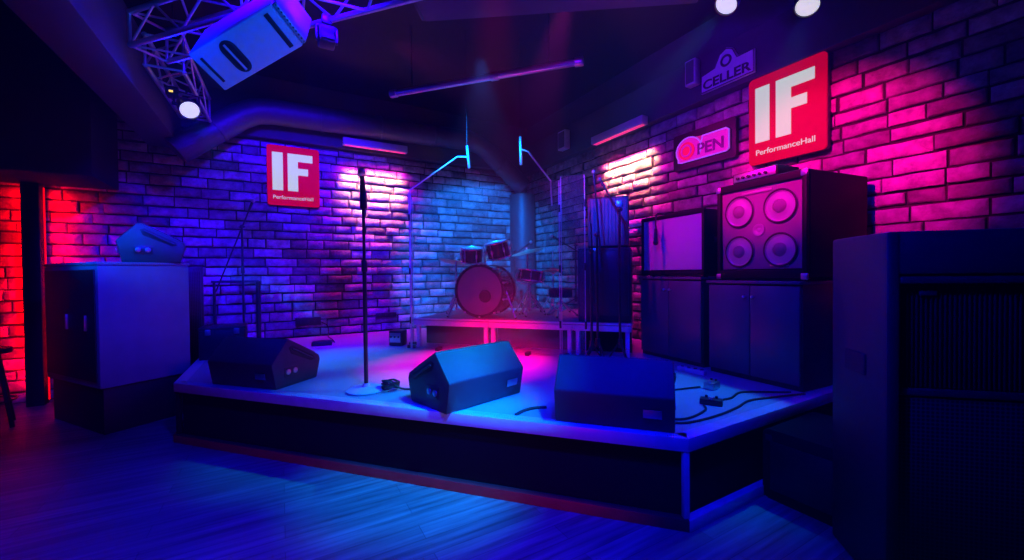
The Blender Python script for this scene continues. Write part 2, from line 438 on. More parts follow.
# OPEN sign on the right wall
r = thing('open_sign', 'black framed pink open sign with a red disc on the right wall', 'sign', (XR-.04, 2.885, 2.82), rot=(R(90), 0, R(-90)))
MB().prism(rrect(.77, .42, .02), .05, bev=.006).build('backboard', M['black'], r)
outl = [(-.32, -.12)]
for k in range(13):
    a = R(215 - 250*k/12); outl.append((-.19 + .155*math.cos(a), -.01 + .14*math.sin(a)))
outl += [(-.02, .10), (.24, .10), (.27, .08), (.27, -.11), (.24, -.13), (-.28, -.13)]
outl = [((x+.025)*1.06+.01, (y+.005)*1.06) for x, y in outl]
MB().prism(outl, .02, Matrix.Translation((0, 0, .05))).build('panel', M['neonpink'], r, smooth=False)
MB().tube([(x, y, .072) for x, y in outl], .008, 6, close=True).build('outline_tube', M['neonline'], r)
MB().cyl((-.185, -.01, .07), (-.185, -.01, .082), .10, n=32).build('disc', M['neonred'], r)
MB().torus((-.185, -.01, .084), .062, .012, n=28).build('letter', M['neonpink'], r)
text_obj('lettering', 'PEN', .17, .003, M['neondark'], r, (-.045, -.085, .076), bold=.004, width=.31)

# pediment shaped pub sign above it, on the soffit
r = thing('pub_sign', 'dim gabled sign with raised letters on the right soffit', 'sign', (XR-.15, 2.55, 3.50), rot=(R(90), 0, R(-90)))
pp = [(-.29, -.11), (.29, -.11), (.29, .12), (.10, .12), (.05, .19), (0, .21), (-.05, .19), (-.14, .09), (-.29, .04)]
pp = [(-.29, -.14), (.29, -.14), (.29, .09), (.12, .09), (.07, .2), (0, .235), (-.07, .2), (-.13, .08), (-.29, .05)]
MB().prism(pp, .03, bev=.004).build('panel', M['brandface'], r, smooth=False)
MB().tube([(x*.97, y*.95, .032) for x, y in pp], .006, 6, close=True).build('border', M['branddark'], r)
MB().torus((.0, .1, .032), .05, .012, n=24).build('emblem', M['branddark'], r)
text_obj('lettering', 'CELLER', .13, .004, M['branddark'], r, (-.26, -.105, .032), bold=.003, width=.52)
for (y, z) in ((3.02, 3.43), (5.6, 3.36)):
    pass
r = thing('wall_speaker', 'small pale box bracketed to the soffit beside the gabled sign', 'speaker', (XR-.16, 2.92, 3.62), rz=R(-90))
MB().box((0, -.05, 0), (.13, .1, .28), bev=.012).build('body', M['bluecab'], r)
MB().box((0, -.102, 0), (.1, .006, .24), bev=.002).build('grille', M['paweave'], r)
r = thing('wall_speaker', 'small pale box on the soffit near the room corner', 'speaker', (XR-.16, 5.28, 3.56), rz=R(-90))
MB().box((0, -.05, 0), (.2, .1, .3), bev=.012).build('body', M['bluecab'], r)
MB().box((0, -.102, 0), (.16, .006, .25), bev=.002).build('grille', M['paweave'], r)

# wall washer bars
def washer(label, loc, rz, n=9):
    r = thing('wash_light', label, 'light', loc, rz=rz, group='wash bars over the brick')
    MB().box((0, 0, .03), (.96, .11, .11), bev=.012).build('housing', M['bluecab'], r)
    for s in (-1, 1):
        MB().box((s*.40, .085, .06), (.03, .17, .02), bev=.003).box((s*.40, .15, .06), (.06, .012, .08), bev=.003).build('bracket', M['blackmetal'], r)
    MB().box((0, 0, -.021), (.9, .05, .01), bev=.003).build('lens', M['pink_lens'], r)
washer('purple wash bar glowing under the duct on the back wall', (1.32, YB-.24, 3.38), 0)
washer('purple wash bar glowing on the right wall near the room corner', (XR-.24, 4.05, 3.29), R(-90))

# ------------------------------------------------------------------ ducts
def duct(name, label, pts, r, seams=6):
    mb = MB(); P = [Vector(p) for p in pts]
    path = []
    for i, p in enumerate(P):
        if 0 < i < len(P)-1:
            a = (P[i-1]-p).normalized(); c = (P[i+1]-p).normalized()
            q0, q1 = p + a*r*1.2, p + c*r*1.2
            path += [q0.lerp(p, .0), (q0+p*2+q1)/4, q1]
        else: path.append(p)
    rt_ = thing(name, label, 'duct', (0, 0, 0))
    mb.tube(path, r, 24).build('pipe', M['galv'], rt_)
    for a, c in zip(P, P[1:]):
        L_ = (c-a).length; n = max(2, int(L_/.8))
        for k in range(1, n):
            p = a.lerp(c, k/n); d = (c-a).normalized()
            MB().cyl(p-d*.02, p+d*.02, r+.012, n=24, bev=.004).build('seam', M['galv'], rt_)
    return rt_
duct('air_duct', 'round metal air duct running along the top of the back wall', [(-1.08, 6.3, 2.94), (-.27, 6.42, 3.64), (3.05, 6.40, 3.70), (3.9, 6.35, 3.0)], .165)
duct('corner_pipe', 'thick vertical pipe standing in the corner behind the drums', [(3.93, 6.43, DZ), (3.93, 6.43, 2.86)], .235)

# ------------------------------------------------------------------ truss, hung things
def truss(label, p0, d, L_, w=.27, r=.021):
    p0 = Vector(p0); d = Vector(d).normalized(); n = Vector((-d.y, d.x, 0)); z = Vector((0, 0, 1))
    t = thing('lighting_truss', label, 'truss', p0)
    C4 = [Vector(), n*w, z*w, n*w+z*w]
    for c in C4:
        MB().cyl(c, c+d*L_, r, n=14).build('chord', M['alu'], t)
    mb = MB(); k = 0; st_ = .3
    while k*st_ < L_ - .01:
        a, b_ = d*(k*st_), d*min((k+1)*st_, L_)
        for i, j in ((0, 1), (2, 3), (0, 2), (1, 3)):
            if k % 2: i, j = j, i
            mb.cyl(C4[i]+a, C4[j]+b_, .0095, n=8)
        k += 1
    for i, j in ((0, 1), (2, 3), (0, 2), (1, 3)):
        mb.cyl(C4[i], C4[j], .012, n=8); mb.cyl(C4[i]+d*L_, C4[j]+d*L_, .012, n=8)
    mb.build('bracing', M['alu'], t)
    for q in (.25, .75):
        a = d*(L_*q) + n*w*.5 + z*w
        MB().cyl(a, (a.x, a.y, 4.24-p0.z), .006, n=6).build('hanger', M['blackmetal'], t)
    return t
truss('silver lattice truss hung parallel to the stage front', (-1.03, 4.42, 3.3), E1, 3.4)
truss('silver lattice truss running back above the left lamp', (-.74, 4.75, 3.3), (0.02, 1, 0), 1.35)

# hung speaker: long axis slopes up to the right, grille end faces right
cv = lambda x, y, z: (r2*x + u2*y + fw*z).normalized()
ax = cv(.908, .385, -.161); ay = -cv(.359, -.523, .773); ay = (ay - ax*ay.dot(ax)).normalized(); az = ax.cross(ay)
if az.dot(fw) < 0: ay, az = -ay, -az
c0 = Vector((0, 0, CH)) + (fw - r2*.6584 + u2*.5693)*2.5
Q = Matrix((ax, ay, az)).transposed()
r = thing('hung_speaker', 'pale speaker box hung sideways from the truss, handle towards the room', 'speaker', c0)
r.rotation_euler = Q.to_euler()
LS, HS, DS = .62, .25, .40
MB().prism([(-LS/2, -HS/2), (LS/2, -HS/2), (LS/2, HS/2), (-LS/2, HS/2)], DS, bev=.01).build('cabinet', M['bluecab'], r)
hd = MB().prism(rrect(.10, .195, .048), .006, Matrix.Translation((-.08, .0, -.006)), bev=.002).build('handle_cup', M['plastic'], r)
MB().prism(rrect(.075, .165, .036), .004, Matrix.Translation((-.08, 0, -.009))).build('recess', M['rubber'], hd)
MB().cyl((-.08, -.08, -.018), (-.08, .08, -.018), .008, n=10).build('grip', M['steel'], hd)
MB().box((-.26, .0, -.005), (.016, .16, .012), bev=.003).build('vent_slot', M['rubber'], r)
MB().box((.25, .0, -.005), (.03, .2, .012), bev=.003).build('vent_slot', M['rubber'], r)
MB().box((LS/2+.016, 0, DS/2), (.035, HS-.01, DS-.01), bev=.012).build('grille', M['grille_red'], r)
MB().box((.05, .0, DS+.012), (.16, .08, .024), bev=.004).build('mount_plate', M['blackmetal'], r)
e0 = r.matrix_world
rt_inv = Q.inverted()
top = c0 + az*(DS+.02) + ax*.05
MB().cyl((.05, 0, DS+.02), Vector((.05, 0, DS+.02)) + rt_inv @ Vector((0, 0, 3.28-top.z)), .014, n=10).build('mount_arm', M['blackmetal'], r)

def par(label, loc, aim, R0=.085):
    """par lamp: housing, lens, yoke; loc is the lens centre"""
    loc, aim = Vector(loc), Vector(aim)
    d = (aim-loc).normalized()
    r = thing('par_light', label, 'light', loc, group='par lamps over the stage')
    MB().lathe([(R0*.45, -.20), (R0*.8, -.17), (R0*1.0, -.06), (R0*1.08, 0), (R0*1.08, .012), (R0*.98, .012), (R0*.96, -.004)], axis=d, n=28).cyl(-d*.205, -d*.19, R0*.5, n=20).build('housing', M['blackmetal'], r)
    MB().lathe([(0, .012), (R0*.5, .008), (R0*.95, -.002), (R0*.95, -.01), (0, -.01)], axis=d, n=28).build('lens', M['lens'], r)
    s = d.cross(Vector((0, 0, 1))).normalized(); m0 = -d*.09; hw = R0*1.2
    pts = [m0 + s*hw, m0 + s*hw + Vector((0, 0, .13)), m0 - s*hw + Vector((0, 0, .13)), m0 - s*hw]
    MB().tube(pts[:2], .008, 6).tube(pts[1:3], .008, 6).tube(pts[2:], .008, 6).cyl(m0+s*hw*.8, m0+s*hw*1.15, .018, n=10).cyl(m0-s*hw*.8, m0-s*hw*1.15, .018, n=10).build('yoke', M['blackmetal'], r)
    return r, m0 + Vector((0, 0, .13))
P1, P2, P3 = Vector((-.75, 5.07, 3.06)), Vector((3.11, 1.95, 3.53)), Vector((3.67, 1.63, 3.51))
for lab, p, aim, top in (('glowing par lamp under the left truss, above the back wall red sign', P1, (.6, 2.2, .9), 3.28), ('glowing par lamp at the top of the picture, nearer the gabled sign', P2, (1.0, 2.2, .7), 4.22), ('glowing par lamp at the top of the picture, nearer the right wall', P3, (1.7, 1.3, .7), 4.22)):
    r, y = par(lab, p, aim)
    MB().cyl(y, (y.x, y.y, top-p.z), .011, n=8).build('hanging_rod', M['blackmetal'], r)
r = thing('indicator_lamp', 'tiny amber indicator on a dark box under the left truss', 'light', (-.90, 5.2, 3.30))
MB().box((0, 0, -.05), (.1, .12, .09), bev=.01).build('body', M['blackmetal'], r)
MB().box((.0, -.065, -.06), (.04, .012, .018), bev=.003).build('lamp', M['amber_led'], r)

# hanging batten and casing
pa, pb = Vector((1.16, 4.76, 3.5)), Vector((2.62, 3.14, 3.5))
r = thing('batten_light', 'long thin dark batten hung above the drums', 'light', pa)
d = pb-pa
MB().cyl((0, 0, 0), d, .035, n=14, bev=.006).build('tube', M['alu'], r)
MB().cyl(d*-.01, d*.03, .045, n=14, bev=.008).build('end_cap', M['steel'], r)
MB().cyl(d*.97, d*1.01, .045, n=14, bev=.008).build('end_cap', M['steel'], r)
MB().cyl(d*.56, d*.60, .045, n=14, bev=.008).build('coupler', M['steel'], r)
for q in (.12, .85):
    MB().cyl(d*q+Vector((0, 0, .03)), (d.x*q, d.y*q, .74), .005, n=6).build('wire', M['blackmetal'], r)
pa, pb = Vector((1.13, 3.44, 3.6)), Vector((3.0, 2.13, 3.6)); d = (pb-pa)
r = thing('screen_casing', 'long dark screen casing hung along the top of the picture', 'casing', pa, rz=math.atan2(d.y, d.x))
MB().box((d.length/2, -.14, .14), (d.length, .28, .28), bev=.015).build('casing', M['bulk'], r)
MB().box((-.012, -.14, .14), (.03, .27, .27), bev=.01).build('end_cap', M['blackmetal'], r)
for q in (.3, 2.0):
    MB().box((q, -.14, .46), (.04, .03, .36), bev=.004).build('bracket', M['blackmetal'], r)
# cable ramp / clamp under truss, next to the hung speaker
r = thing('moving_light', 'dark lamp head clamped under the truss beside the red grille', 'light', (.33, 3.31, 3.31))
MB().box((0, 0, -.015), (.07, .09, .07), bev=.008).cyl((0, 0, 0), (0, 0, -.05), .02, n=10).box((0, 0, -.06), (.14, .04, .02), bev=.004).box((-.07, 0, -.11), (.012, .04, .11), bev=.003).box((.07, 0, -.11), (.012, .04, .11), bev=.003).build('yoke', M['blackmetal'], r)
MB().box((0, .0, -.13), (.115, .14, .12), bev=.014).build('head', M['plastic'], r)
MB().box((0, -.075, -.13), (.09, .012, .09), bev=.004).build('front_glass', M['rubber'], r)

# ------------------------------------------------------------------ wedges
WPROF = [(.04, 0), (0, .205), (.16, .388), (.50, .20), (.515, .155), (.47, 0)]     # depth, height: back of the box towards the room
def wedge(label, loc, rz, rot=None):
    r = thing('wedge_monitor', label, 'monitor speaker', loc, rz, group='stage wedge monitors', rot=rot)
    W = .68
    T = Matrix(((0, 0, 1, -W/2), (1, 0, 0, 0), (0, 1, 0, 0), (0, 0, 0, 1)))
    MB().prism(WPROF, W, T, bev=.012).build('cabinet', M['wedge'], r)
    a, b_ = Vector((0, .16, .388)), Vector((0, .50, .20)); d = b_-a; n = Vector((0, -d.z, d.y)).normalized()
    if n.z < 0: n = -n
    ang = math.atan2(d.z, d.y)
    MB().box((a+b_)/2 + n*.004, (W-.05, d.length-.05, .014), bev=.005, rot=(ang, 0, 0)).build('grille', M['grille'], r)
    for s in (-1, 1):
        q = s*(W/2)
        Ms = Matrix(((0, 0, s, q), (1, 0, 0, 0), (0, 1, 0, 0), (0, 0, 0, 1))) if s > 0 else Matrix(((0, 0, -1, q), (1, 0, 0, 0), (0, 1, 0, 0), (0, 0, 0, 1)))
        h = MB().prism([(.17, .315), (.20, .33), (.43, .205), (.445, .17), (.40, .165), (.19, .265)], .004, Ms, bev=.001).build('handle_recess', M['rubber'], r)
        MB().tube([(q+s*.006, .20, .30), (q+s*.012, .27, .262), (q+s*.012, .35, .217), (q+s*.006, .42, .182)], .009, 8).build('handle_grip', M['wedge'], h)
        pn = MB().prism(rrect(.14, .085, .01, cx=.19, cy=.12), .004, Ms, bev=.001).build('socket_plate', M['plastic'], r)
        for k in (0, 1):
            MB().cyl((q+s*.003, .155+.07*k, .12), (q+s*.012, .155+.07*k, .12), .022, n=16, bev=.003).build('socket', M['steel'], pn)
    MB().box((.22, .0035, .11), (.10, .006, .05), bev=.002, rot=(R(10.5), 0, 0)).build('badge', M['steel'], r)
    for x in (-.25, .25):
        for y in (.1, .4):
            MB().cyl((x, y, -.0), (x, y, .012), .02, n=10).build('foot', M['rubber'], r)
    return r
wedge('blue lit wedge monitor at the middle of the stage front', (1.245, 2.49, DZ), R(14.5))
wedge('dark wedge monitor by the right front corner of the stage', (1.635, 1.715, DZ), R(-48.5))
wedge('dark wedge monitor at the left front corner of the stage', (-.305, 3.905, DZ), R(-46.5))

# ------------------------------------------------------------------ left cabinet with a wedge on it
cc = Vector((-1.39, 4.88, 0)); AC = R(35)
r = thing('black_cabinet', 'tall cabinet with a blue lit side left of the stage', 'cabinet', cc, AC)
CW, CD, CHh = .70, 1.12, 1.55
MB().box((CW/2, CD/2, .97), (CW, CD, 1.10), bev=.012).build('body', M['case'], r)
MB().box((CW/2, CD/2, CHh-.015), (CW+.01, CD+.01, .03), bev=.006).build('top', M['case'], r)
MB().box((CW/2, CD/2, .21), (CW-.06, CD-.06, .42), bev=.008).build('base', M['black'], r)
MB().box((-.006, CD/2, .98), (.012, CD-.08, 1.0), bev=.004).build('front_panel', M['black'], r)
for y in (.2, .58):
    MB().box((-.02, y, 1.0), (.02, .02, .14), bev=.004).build('latch', M['steel'], r)
# wedge lying on its back edge on the cabinet
w4 = wedge('wedge monitor standing side-on upon the tall left cabinet', (0, 0, 0), 0)
w4.rotation_euler = (0, 0, R(-77))
w4.location = (-1.40, 5.42, CHh)

# ------------------------------------------------------------------ back left corner of the stage
r = thing('low_case', 'low black case by the back wall behind the left wedge', 'case', (-.56, 5.6, DZ), R(0))
MB().box((.0, 0, .16), (.42, .36, .32), bev=.012).build('body', M['black'], r)
MB().box((0, 0, .335), (.43, .37, .03), bev=.006).build('lid', M['plastic'], r)
for x in (-.13, .13): MB().box((x, -.187, .3), (.05, .012, .06), bev=.003).build('latch', M['steel'], r)
r = thing('pipe_frame', 'black rectangular pipe frame standing behind the low case', 'stand', (-.50, 6.42, DZ))
MB().tube([(-.24, 0, 0), (-.24, 0, .84)], .016, 10).build('leg', M['blackmetal'], r)
MB().tube([(.24, 0, 0), (.24, 0, .84)], .03, 10).build('leg', M['blackmetal'], r)
MB().tube([(-.27, 0, .84), (.25, 0, .84)], .016, 10).build('crossbar', M['blackmetal'], r)
for s in (-.24, .24): MB().box((s, 0, .012), (.04, .2, .024), bev=.005).build('foot', M['rubber'], r)

r = thing('upright_speaker', 'tall dark speaker on the floor between left cabinet and back wall', 'speaker', (-1.08, 6.25, 0), R(20))
MB().box((0, 0, .78), (.42, .45, 1.5), bev=.012).build('cabinet', M['cab'], r)
MB().box((0, -.228, .85), (.36, .012, 1.25), bev=.004).build('grille', M['grille'], r)
MB().box((0, 0, .016), (.38, .4, .032), bev=.004).build('plinth', M['rubber'], r)
def boom_stand(label, loc, rz, h, arm0, arm1, mic=True, name='microphone_stand', group='boom microphone stands', sp=.32):
    r = thing(name, label, 'microphone stand', loc, rz, group=group)
    MB().cyl((0, 0, .15), (0, 0, h), .013, n=12).build('pole', M['blackmetal'], r)
    MB().cyl((0, 0, .13), (0, 0, .22), .024, n=14, bev=.004).build('hub', M['plastic'], r)
    MB().cyl((0, 0, h*.62), (0, 0, h*.62+.08), .02, n=12, bev=.004).build('clutch', M['plastic'], r)
    for k in range(3):
        a = R(90+120*k); e = Vector((math.cos(a)*sp, math.sin(a)*sp, .012))
        l = MB().cyl((math.cos(a)*.02, math.sin(a)*.02, .17), e, .009, n=8).build('leg', M['blackmetal'], r)
        MB().sphere(e, .014, n=10).build('rubber_foot', M['rubber'], l)
    a0, a1 = Vector(arm0), Vector(arm1)
    MB().cyl(a0, a1, .0085, n=10).build('boom_arm', M['blackmetal'], r)
    MB().sphere((0, 0, h), .026, n=12).cyl((-.03, 0, h), (.03, 0, h), .012, n=10).build('swivel', M['plastic'], r)
    if mic:
        d = (a1-a0).normalized()
        q = MB().cyl(a1, a1+d*.11, .012, .017, n=14).build('microphone', M['plastic'], r)
        MB().sphere(a1+d*.135, .026, n=14).build('mic_head', M['steel'], q)
    return r
boom_stand('tall black boom stand against the back wall left of the red sign', (-.40, 6.0, DZ), R(-30), 1.52, (-.34, 0, .72), (.09, 0, 1.72), sp=.2)

# ------------------------------------------------------------------ vocal mic
r = thing('microphone_stand', 'straight vocal stand with round base at the front of the stage', 'microphone stand', (.57, 3.30, DZ))
MB().lathe([(0, 0), (.145, 0), (.15, .012), (.13, .024), (.03, .034), (.022, .06), (0, .06)], n=40).build('base', M['bluecab'], r)
MB().cyl((0, 0, .05), (0, 0, .95), .0155, n=14).build('pole', M['blackmetal'], r)
MB().cyl((0, 0, .93), (0, 0, 1.02), .022, n=14, bev=.004).build('clutch', M['plastic'], r)
MB().cyl((0, 0, 1.0), (0, 0, 1.52), .0115, n=14).build('upper_pole', M['blackmetal'], r)
MB().cyl((0, 0, 1.42), (0, 0, 1.55), .026, n=12, bev=.006).cyl((-.0, .0, 1.53), (-.01, -.03, 1.60), .02, n=12).build('clip', M['plastic'], r)
q = MB().cyl((.01, .03, 1.535), (-.02, -.075, 1.655), .013, .019, n=16).build('microphone', M['plastic'], r)
MB().sphere((-.027, -.098, 1.682), .032, n=16).build('mic_head', M['steel'], q)
# cable coil beside the base
pts = []
for k in range(56):
    a = k*.42; rr = .05 + .009*math.sin(k*.9); pts.append((.735+rr*math.cos(a)*1.1, 3.20+rr*math.sin(a), DZ+.014+.0011*k + .01*math.sin(k*.7)**2))
pts += [(.80, 3.15, DZ+.02), (.88, 3.12, DZ+.008)]
tag(MB().tube(spline(pts, 3), .0085, 6).build('coiled_cable', M['rubber']), 'coiled black cable beside the round microphone base', 'cable')

# ------------------------------------------------------------------ drum riser (three platforms)
CC = Vector((2.11, 4.25, DZ)); RZ = .86
def riser(label, u0, u1, dep):
    o = CC + E1*u0
    r = thing('platform_riser', label, 'riser', o, A_ST, group='drum riser platforms')
    w = u1-u0; h = RZ-DZ
    MB().box((w/2, dep/2, h-.012), (w-.004, dep, .024), bev=.003).build('deck', M['riserdeck'], r)
    MB().box((w/2, .02, h-.055), (w-.006, .04, .06), bev=.004).box((w/2, dep-.02, h-.055), (w-.006, .04, .06), bev=.004).box((.02, dep/2, h-.055), (.035, dep, .06), bev=.004).box((w-.02, dep/2, h-.055), (.035, dep, .06), bev=.004).build('frame', M['riserframe'], r)
    MB().box((w/2, .02, h-.006), (w-.004, .05, .016), bev=.003).build('edge_highlight', M['riserframe'], r)  # white strip added to imitate the front edge catching light
    MB().box((w/2, .30, (h-.09)/2+.002), (w-.02, .02, h-.095)).build('shade_panel', M['skirt'], r)  # black sheet added to stand in for the shade under the riser
    for x in (.045, w-.045):
        for y in (.045, dep-.045):
            MB().box((x, y, (h-.08)/2), (.045, .045, h-.08), bev=.004).build('leg', M['riserframe'], r)
    return r
riser('drum riser platform with pink lit edge, its left half', -1.0, 0, 1.7)
riser('drum riser platform under the bass drum right side', .003, 1.0, 1.7)
riser('small riser platform carrying the speaker stack', 1.003, 1.62, .95)

def on_riser(u, v, z=RZ):
    p = CC + E1*u + N1*v; return Vector((p.x, p.y, z))

# ------------------------------------------------------------------ drum kit
def lugs(mb, R0, y0, y1, n, r=.011):
    for k in range(n):
        a = 2*PI*k/n + .2
        mb.cyl((R0*math.cos(a), y0, R0*math.sin(a)), (R0*math.cos(a), y1, R0*math.sin(a)), r, n=8)
BR = .315
r = thing('bass_drum', 'large bass drum with round port hole in its front head', 'drum', on_riser(-.17, .14), A_ST)
zc = BR+.025
sh = MB(); sh.lathe([(BR-.012, 0), (BR, 0), (BR, .42), (BR-.012, .42), (BR-.012, 0)], (0, .02, zc), (0, 1, 0), 48)
sh.build('shell', M['drum'], r)
hp = .10
hd = MB(); hd.lathe([(0, 0), (BR-.02, 0)], (0, .012, zc), (0, 1, 0), 48); hd.build('front_head', M['head'], r)
MB().lathe([(0, 0), (BR-.02, 0)], (0, .44, zc), (0, 1, 0), 48).build('back_head', M['whitehead'], r)
for y, nm in ((0.0, 'hoop'), (.425, 'hoop')):
    MB().lathe([(BR-.022, 0), (BR+.012, 0), (BR+.012, .035), (BR-.022, .035), (BR-.022, 0)], (0, y, zc), (0, 1, 0), 48).build(nm, M['drum'], r)
MB().lathe([(0, 0), (.068, 0), (.068, -.004), (0, -.004)], (.075, .01, zc-.065), (0, 1, 0), 28).build('port_hole', M['rubber'], r)
MB().torus((.075, .006, zc-.065), .07, .008, (0, 1, 0), 28).build('port_ring', M['drum'], r)
mb = MB()
for k in range(10):
    a = 2*PI*(k+.5)/10; x, z = (BR+.014)*math.cos(a), zc+(BR+.014)*math.sin(a)
    if z < .02: z = .02
    mb.box((x, .018, z), (.022, .045, .022), bev=.004); mb.cyl((x, .03, z), (x, .13, z), .006, n=8); mb.box((x, .15, z), (.022, .05, .022), bev=.004)
mb.build('tension_lugs', M['chrome'], r)
for s in (-1, 1):
    l = MB().cyl((s*(BR-.01), .12, zc+.0), (s*(BR+.135), .05, .012), .0105, n=10).build('spur', M['chrome'], r)
    MB().sphere((s*(BR+.137), .05, .012), .013, n=10).build('rubber_tip', M['rubber'], l)
pst = MB().cyl((0, .2, zc+BR-.01), (0, .2, zc+BR+.16), .014, n=12).box((0, .2, zc+BR+.005), (.07, .07, .03), bev=.006).build('tom_mount', M['chrome'], r)
def tom(parent, c, R0, h, tilt, name='rack_tom'):
    q = thing_part = bpy.data.objects.new(name, None); COL.objects.link(q); q.parent = parent; q.location = c; q.rotation_euler = tilt
    return q
def drum_body(mb_parent, R0, h, nl=6):
    """a drum standing on z = 0, as parts"""
    MB().lathe([(0, .004), (R0-.004, .004), (R0, 0), (R0, h), (R0-.004, h-.004), (0, h-.004)], n=36).build('shell', M['drum'], mb_parent)
    MB().lathe([(0, h-.002), (R0-.006, h-.002), (R0-.006, h+.002), (0, h+.002)], n=36).build('head', M['whitehead'], mb_parent)
    for z in (0, h):
        MB().torus((0, 0, z), R0+.004, .009, n=36).build('hoop', M['chrome'], mb_parent)
    mb = MB()
    for k in range(nl):
        a = 2*PI*k/nl+.3; x, y = (R0+.012)*math.cos(a), (R0+.012)*math.sin(a)
        mb.cyl((x, y, 0), (x, y, h), .005, n=6).box((x, y, h*.5), (.02, .02, .05), bev=.004)
    mb.build('tension_lugs', M['chrome'], mb_parent)
def rack_tom(label, u, v, z, R0, h, tx, ty, armto):
    r = thing('rack_tom', label, 'drum', on_riser(u, v, z), A_ST, group='rack toms')
    r.rotation_euler = Euler((tx, ty, A_ST))
    drum_body(r, R0, h)
    Mi = Euler((tx, ty, A_ST)).to_matrix().inverted()
    a = Mi @ (armto - on_riser(u, v, z))
    MB().tube([Vector((0, R0+.0, h*.5)), (Vector((0, R0+.03, h*.5))+a)/2, a], .009, 8).build('mount_arm', M['chrome'], r)
    return r
hub = on_riser(-.17, .34, RZ+zc+BR+.15)
rack_tom('small dark rack tom over the left of the bass drum', -.33, .30, RZ+zc+BR+.05, .13, .17, R(12), R(6), hub)
rack_tom('small dark rack tom over the right of the bass drum', .02, .36, RZ+zc+BR+.10, .14, .19, R(14), R(-8), hub)

def tripod(r, h, sp=.24, z0=.22, pole_r=.011):
    MB().cyl((0, 0, .06), (0, 0, h), pole_r, n=12).build('pole', M['chrome'], r)
    for k in range(3):
        a = R(30+120*k); ca, sa = math.cos(a), math.sin(a); e = Vector((ca*sp, sa*sp, .012))
        l = MB().cyl((ca*.015, sa*.015, z0+.08), e, .008, n=8).cyl((ca*.012, sa*.012, .08), (ca*sp*.5, sa*sp*.5, (z0+.08)*.5), .006, n=8).build('leg', M['chrome'], r)
        MB().sphere(e, .013, n=8).build('rubber_foot', M['rubber'], l)
def cymbal(r, h, R0, tilt, nm='cymbal'):
    e = Euler((tilt[0], tilt[1], 0)).to_matrix() @ Vector((0, 0, 1))
    q = MB().lathe([(.008, .022), (.03, .020), (.05, .008), (R0*.6, -.002), (R0, -.016), (R0, -.018), (R0*.6, -.005), (.05, .005), (.008, .018)], (0, 0, h), e, 40).build(nm, M['brass'], r)
    MB().cyl(Vector((0, 0, h))+e*.018, Vector((0, 0, h))+e*.05, .012, n=10).build('wing_nut', M['chrome'], q)
def cymbal_stand(label, u, v, h, R0, tilt, lower=0):
    r = thing('cymbal_stand', label, 'cymbal', on_riser(u, v), A_ST, group='cymbals on chrome stands')
    tripod(r, h); cymbal(r, h, R0, tilt)
    if lower: MB().cyl((0, 0, h*.6), (0, 0, h*.6+.06), .018, n=12, bev=.003).build('clutch', M['chrome'], r)
    return r
cymbal_stand('wide tilted cymbal left of the bass drum', -.66, .52, .72, .235, (R(-10), R(8)), 1)
cymbal_stand('high cymbal over the right rack tom', .20, 1.0, .86, .23, (R(12), R(-10)), 1)
cymbal_stand('cymbal farthest back at the left behind the small tom', -.52, 1.2, .80, .20, (R(14), R(0)), 1)
# hi-hat
r = thing('hi_hat_stand', 'pair of hi-hat cymbals on a chrome stand right of the bass drum', 'cymbal', on_riser(.55, 1.05), A_ST)
tripod(r, .62); cymbal(r, .60, .17, (0, 0)); cymbal(r, .565, .17, (PI, 0), 'lower_cymbal')
MB().cyl((0, 0, .6), (0, 0, .84), .006, n=8).build('pull_rod', M['chrome'], r)
MB().box((0, -.1, .03), (.08, .26, .02), bev=.004, rot=(R(8), 0, 0)).build('pedal', M['steel'], r)
# snare
r = thing('snare_drum', 'shallow snare drum on a stand right of the bass drum', 'drum', on_riser(.34, .62), A_ST)
tripod(r, .42, .2, .15)
q = bpy.data.objects.new('drum', None); COL.objects.link(q); q.parent = r; q.location = (0, 0, .45); q.rotation_euler = (R(-6), R(6), 0)
drum_body(q, .165, .13, 8)
for k in range(3):
    a = R(90+120*k); MB().tube([(0, 0, .40), (.1*math.cos(a), .1*math.sin(a), .425), (.175*math.cos(a), .175*math.sin(a), .46)], .007, 6).build('basket_arm', M['chrome'], r)
# floor tom
r = thing('floor_tom', 'deep floor tom standing behind the left of the bass drum', 'drum', on_riser(-.78, 1.25), A_ST)
q = bpy.data.objects.new('drum', None); COL.objects.link(q); q.parent = r; q.location = (0, 0, .16)
drum_body(q, .19, .34, 8)
for k in range(3):
    a = R(60+120*k); x, y = .205*math.cos(a), .205*math.sin(a)
    MB().tube([(x, y, .42), (x, y, .16), (x*1.12, y*1.12, .10), (x*1.12, y*1.12, .006)], .008, 8).build('leg', M['chrome'], r)
# throne
r = thing('drum_throne', 'round black drum stool on crossed chrome legs', 'stool', on_riser(.74, .62), A_ST)
MB().cyl((0, 0, .24), (0, 0, .36), .15, n=32, bev=.025).build('seat', M['rubber'], r)
MB().cyl((0, 0, .06), (0, 0, .25), .014, n=12).build('post', M['chrome'], r)
for k in range(3):
    a = R(-90+120*k); ca, sa = math.cos(a), math.sin(a)
    l = MB().tube([(ca*-.0, sa*-.0, .20), (ca*.22, sa*.22, .012)], .0085, 8).tube([(0, 0, .07), (ca*.12, sa*.12, .10)], .006, 6).build('leg', M['chrome'], r)
    MB().sphere((ca*.22, sa*.22, .012), .013, n=8).build('rubber_foot', M['rubber'], l)
# small mics on kit
boom_stand('short stand with a microphone beside the right rack tom', on_riser(.80, 1.45), A_ST, .95, (.12, .05, .80), (-.22, -.1, 1.02), group='drum microphone stands')
boom_stand('short stand with a microphone behind the left rack tom', on_riser(-.15, 1.5), A_ST, .9, (-.1, .05, .78), (.2, -.1, .95), group='drum microphone stands')

